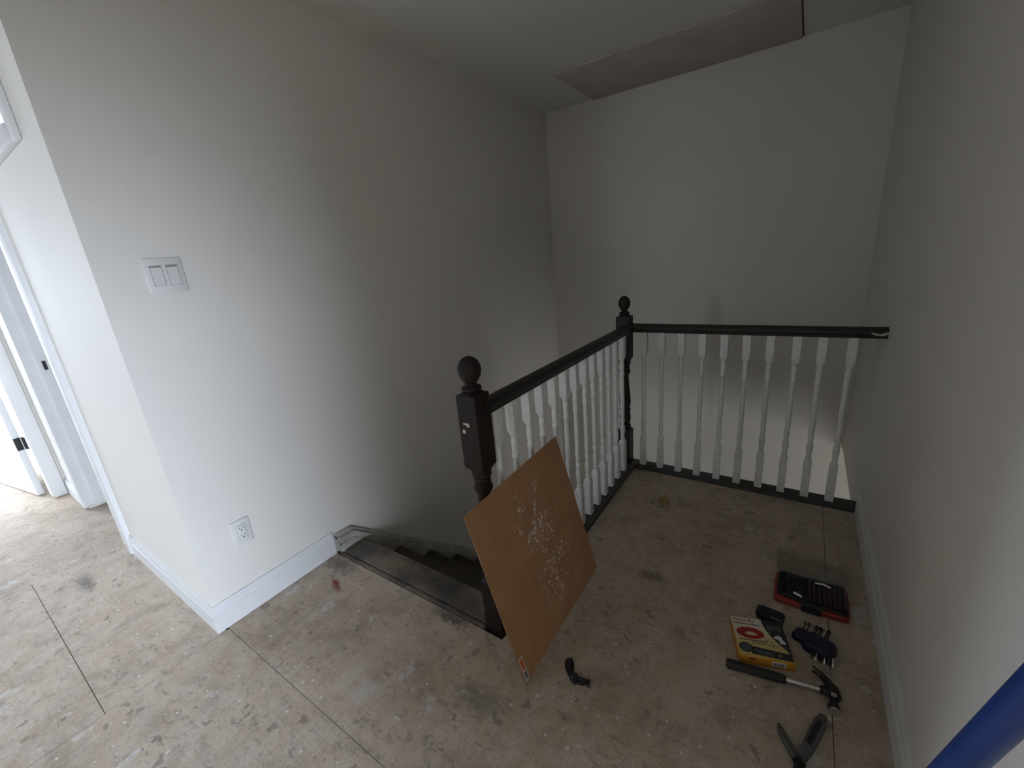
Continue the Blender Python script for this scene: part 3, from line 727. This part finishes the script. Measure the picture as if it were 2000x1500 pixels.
while x < 0.131:
    t = random.choice((0.0006, 0.001, 0.0014)); box(bc, x, x + t, -0.0009, -0.0006, 0.011, 0.025); x += t + random.choice((0.0008, 0.0013))
obj('bars', bc, 'slot_dark', lbl)
obj('side_print', box(B(), 0.028, 0.046, -0.0005, 0.0, 0.022, 0.030), 'print_red', bx)

# dark packet behind the carton
pk = thing('dark_packet', (0.013, 1.512, 0), 'small black packet lying behind the yellow carton', 'packet', -0.12)
obj('pouch', rings(B(), [[(x, y, z * (1 if i < 2 else 1)) for x, y in rrect(-0.043 * k, 0.043 * k, -0.03 * k, 0.03 * k, 0.008)] for i, (k, z) in enumerate(((0.97, 0.0), (1.0, 0.004), (1.0, 0.012), (0.93, 0.018)))]), 'black_plastic', pk, 40)
obj('hang_tab', box(B(), -0.046, -0.026, -0.026, 0.024, 0.014, 0.0195, 0.002), 'navy_plastic', pk, 40)
obj('print_stripe', box(B(), 0.002, 0.036, -0.018, -0.015, 0.018, 0.0185), 'print_grey', pk)

# hex key set
hk = thing('hex_key_set', (0.158, 1.435, 0), 'navy hex key holder bristling with metal keys beside the carton', 'hex keys', -0.38)
bd = rings(B(), [[(x * k, y * k, z) for x, y in rrect(-0.045, 0.045, -0.036, 0.036, 0.020)] for k, z in ((0.90, 0.0), (1.0, 0.006), (1.0, 0.026), (0.88, 0.036), (0.55, 0.041))])
obj('holder', bd, 'navy_plastic', hk, 40)
bd2 = rings(B(), [[(x * k - 0.052, y * k + 0.008, z) for x, y in rrect(-0.028, 0.028, -0.026, 0.026, 0.012)] for k, z in ((0.9, 0.0), (1.0, 0.005), (1.0, 0.020), (0.85, 0.026))])
obj('second_holder', bd2, 'navy_plastic', hk, 40)
for k in range(8):
    x = -0.070 + k * 0.011; r = 0.0016 + 0.00035 * k
    obj('hex_key', tube(B(), [(x, 0.01, 0.024), (x - 0.006, 0.060 + 0.003 * k, 0.026), (x - 0.010, 0.066 + 0.003 * k, 0.024), (x - 0.016, 0.067 + 0.003 * k, 0.012)], r, 6), 'dark_steel' if k % 3 else 'chrome', hk, 40)
for k in range(6):
    x = -0.006 + k * 0.0105; r = 0.0022 + 0.0004 * k
    obj('hex_key', tube(B(), [(x, -0.02, 0.022), (x + 0.006, -0.056 + 0.004 * k, 0.020), (x + 0.008, -0.062 + 0.004 * k, 0.013)], r, 6), 'chrome' if k % 2 else 'dark_steel', hk, 40)

# hammer
hp = Vector((-0.095, 1.226)); hq = Vector((0.178, 1.272)); ang = math.atan2(hq.y - hp.y, hq.x - hp.x)
hm = thing('claw_hammer', (hp.x, hp.y, 0), 'claw hammer with a black grip and steel shaft lying on the floor', 'hammer', ang)
LH = (hq - hp).length
def oval(x, w, h, z, n=14): return [(x, w * math.cos(t), z + h * math.sin(t)) for t in (2 * math.pi * k / n for k in range(n))]
obj('grip', rings(B(), [oval(0.0, 0.0145, 0.0115, 0.0165), oval(0.003, 0.0165, 0.0135, 0.0165), oval(0.05, 0.0150, 0.013, 0.0165), oval(0.10, 0.0155, 0.013, 0.0165), oval(0.155, 0.0145, 0.0125, 0.0165), oval(0.166, 0.0135, 0.012, 0.0165), oval(0.168, 0.008, 0.008, 0.0165)]), 'black_rubber', hm, 50)
obj('shaft', rings(B(), [oval(0.16, 0.0072, 0.0072, 0.0165), oval(LH - 0.02, 0.0072, 0.0072, 0.0165)]), 'chrome', hm, 50)
obj('collar', rings(B(), [oval(LH - 0.022, 0.0115, 0.0105, 0.0165), oval(LH - 0.002, 0.0125, 0.012, 0.0165)]), 'dark_steel', hm, 50)
# head: poll and face towards -y, claw towards +y, in the hammer's own frame
hd = B()
def sec(cx, y, wx, wz, cz=0.0165, n=12): return [(cx + wx * math.cos(t), y, cz + wz * math.sin(t)) for t in (2 * math.pi * k / n for k in range(n))]
rings(hd, [sec(LH + 0.004, -0.060, 0.013, 0.013), sec(LH + 0.004, -0.058, 0.0150, 0.0150), sec(LH + 0.004, -0.045, 0.0150, 0.0150), sec(LH + 0.006, -0.040, 0.0105, 0.0105),
           sec(LH + 0.010, -0.026, 0.0110, 0.0110), sec(LH + 0.014, -0.016, 0.018, 0.0135), sec(LH + 0.014, 0.014, 0.018, 0.0135), sec(LH + 0.010, 0.026, 0.014, 0.0125)])
head = obj('head', hd, 'dark_steel', hm, 50)
for s in (-1, 1):
    cl = rings(B(), [sec(LH + 0.010, 0.018, 0.013, 0.0055, 0.0165 + s * 0.0062, 8), sec(LH + 0.004, 0.036, 0.009, 0.0055, 0.0165 + s * 0.0068, 8), sec(LH - 0.008, 0.054, 0.0055, 0.0055, 0.0165 + s * 0.0078, 8), sec(LH - 0.026, 0.070, 0.003, 0.005, 0.0165 + s * 0.0088, 8)])
    obj('claw', cl, 'dark_steel', hm, 50)
obj('bright_cheek', box(B(), LH + 0.002, LH + 0.016, -0.024, -0.012, 0.0285, 0.0312, 0.001), 'chrome', hm, 40)
obj('striking_face', rings(B(), [sec(LH + 0.004, -0.0625, 0.0125, 0.0125), sec(LH + 0.004, -0.0595, 0.0135, 0.0135)]), 'chrome', hm, 50)

# open pliers / snips
sn = thing('tin_snips', (0.108, 1.015, 0), 'open grey-handled tin snips at the bottom edge of the floor', 'pliers')
def arm(name, pts, ws, z, h, material):
    bm = B(); P = [Vector((x, y)) for x, y in pts]; loops = []
    for i, p in enumerate(P):
        d_ = (P[min(i + 1, len(P) - 1)] - P[max(i - 1, 0)]).normalized(); n_ = Vector((-d_.y, d_.x)); w_ = ws[i]
        loops.append([(p.x + n_.x * w_ * c, p.y + n_.y * w_ * c, z + h * s_) for c, s_ in ((1, 0.2), (1, 0.8), (0.6, 1.0), (-0.6, 1.0), (-1, 0.8), (-1, 0.2), (-0.6, 0), (0.6, 0))])
    rings(bm, loops); return obj(name, bm, material, sn, 40)
arm('handle', [(-0.004, 0.008), (-0.020, 0.030), (-0.038, 0.056), (-0.049, 0.080)], [0.010, 0.0095, 0.009, 0.004], 0.001, 0.020, 'grey_grip')
arm('handle', [(0.004, 0.008), (0.018, 0.045), (0.034, 0.095), (0.050, 0.145), (0.056, 0.164)], [0.010, 0.0135, 0.0150, 0.0140, 0.009], 0.003, 0.022, 'grey_grip')
arm('handle_insert', [(0.020, 0.055), (0.034, 0.097), (0.047, 0.138)], [0.006, 0.0075, 0.006], 0.0235, 0.003, 'dark_steel')
arm('blade', [(0.006, 0.010), (-0.004, -0.03), (-0.012, -0.075)], [0.012, 0.010, 0.003], 0.001, 0.007, 'dark_steel')
arm('blade', [(-0.006, 0.010), (0.010, -0.03), (0.024, -0.072)], [0.012, 0.010, 0.003], 0.008, 0.007, 'dark_steel')
obj('pivot_bolt', rings(B(), [[(0.008 * math.cos(t), 0.004 + 0.008 * math.sin(t), z) for t in (k * math.pi / 6 for k in range(12))] for z in (0.012, 0.024)]), 'dark_steel', sn, 40)

# crumpled black tape
rnd = random.Random(3)
path = [(-0.553, 0.990), (-0.546, 0.972), (-0.538, 0.957), (-0.526, 0.945), (-0.515, 0.936), (-0.502, 0.932), (-0.486, 0.936), (-0.472, 0.941), (-0.460, 0.946)]
loops = []
for i, (x, y) in enumerate(path):
    j = min(i + 1, len(path) - 1); k = max(i - 1, 0)
    d_ = Vector((path[j][0] - path[k][0], path[j][1] - path[k][1])).normalized(); n_ = Vector((-d_.y, d_.x))
    w_ = rnd.uniform(0.009, 0.016); hz = rnd.uniform(0.008, 0.022)
    lp = []
    for q in range(10):
        t = 2 * math.pi * q / 10; rr = rnd.uniform(0.55, 1.35)
        lp.append((x + n_.x * w_ * math.cos(t) * rr, y + n_.y * w_ * math.cos(t) * rr, max(0.001, hz * 0.5 + hz * 0.5 * math.sin(t) * rr)))
    loops.append(lp)
tape = obj('crumpled_tape', rings(B(), loops), 'crumpled_black'); tag(tape, 'crumpled strip of black tape on the floor near the hardboard panel', 'tape')
# chunk of wood
ck = B(); box(ck, -0.016, 0.016, -0.038, 0.038, 0, 0.022, 0.004)
for v in ck.verts: v.co += Vector((rnd.uniform(-.002, .002), rnd.uniform(-.003, .003), 0 if v.co.z < .006 else rnd.uniform(-.003, .002)))
co = obj('wood_block', ck, 'raw_pine', None, 30); co.location = (-0.524, 2.085, 0.0); co.rotation_euler = (0, 0, 0.42)
tag(co, 'small yellowish wood offcut on the floor inside the railing corner', 'wood offcut')
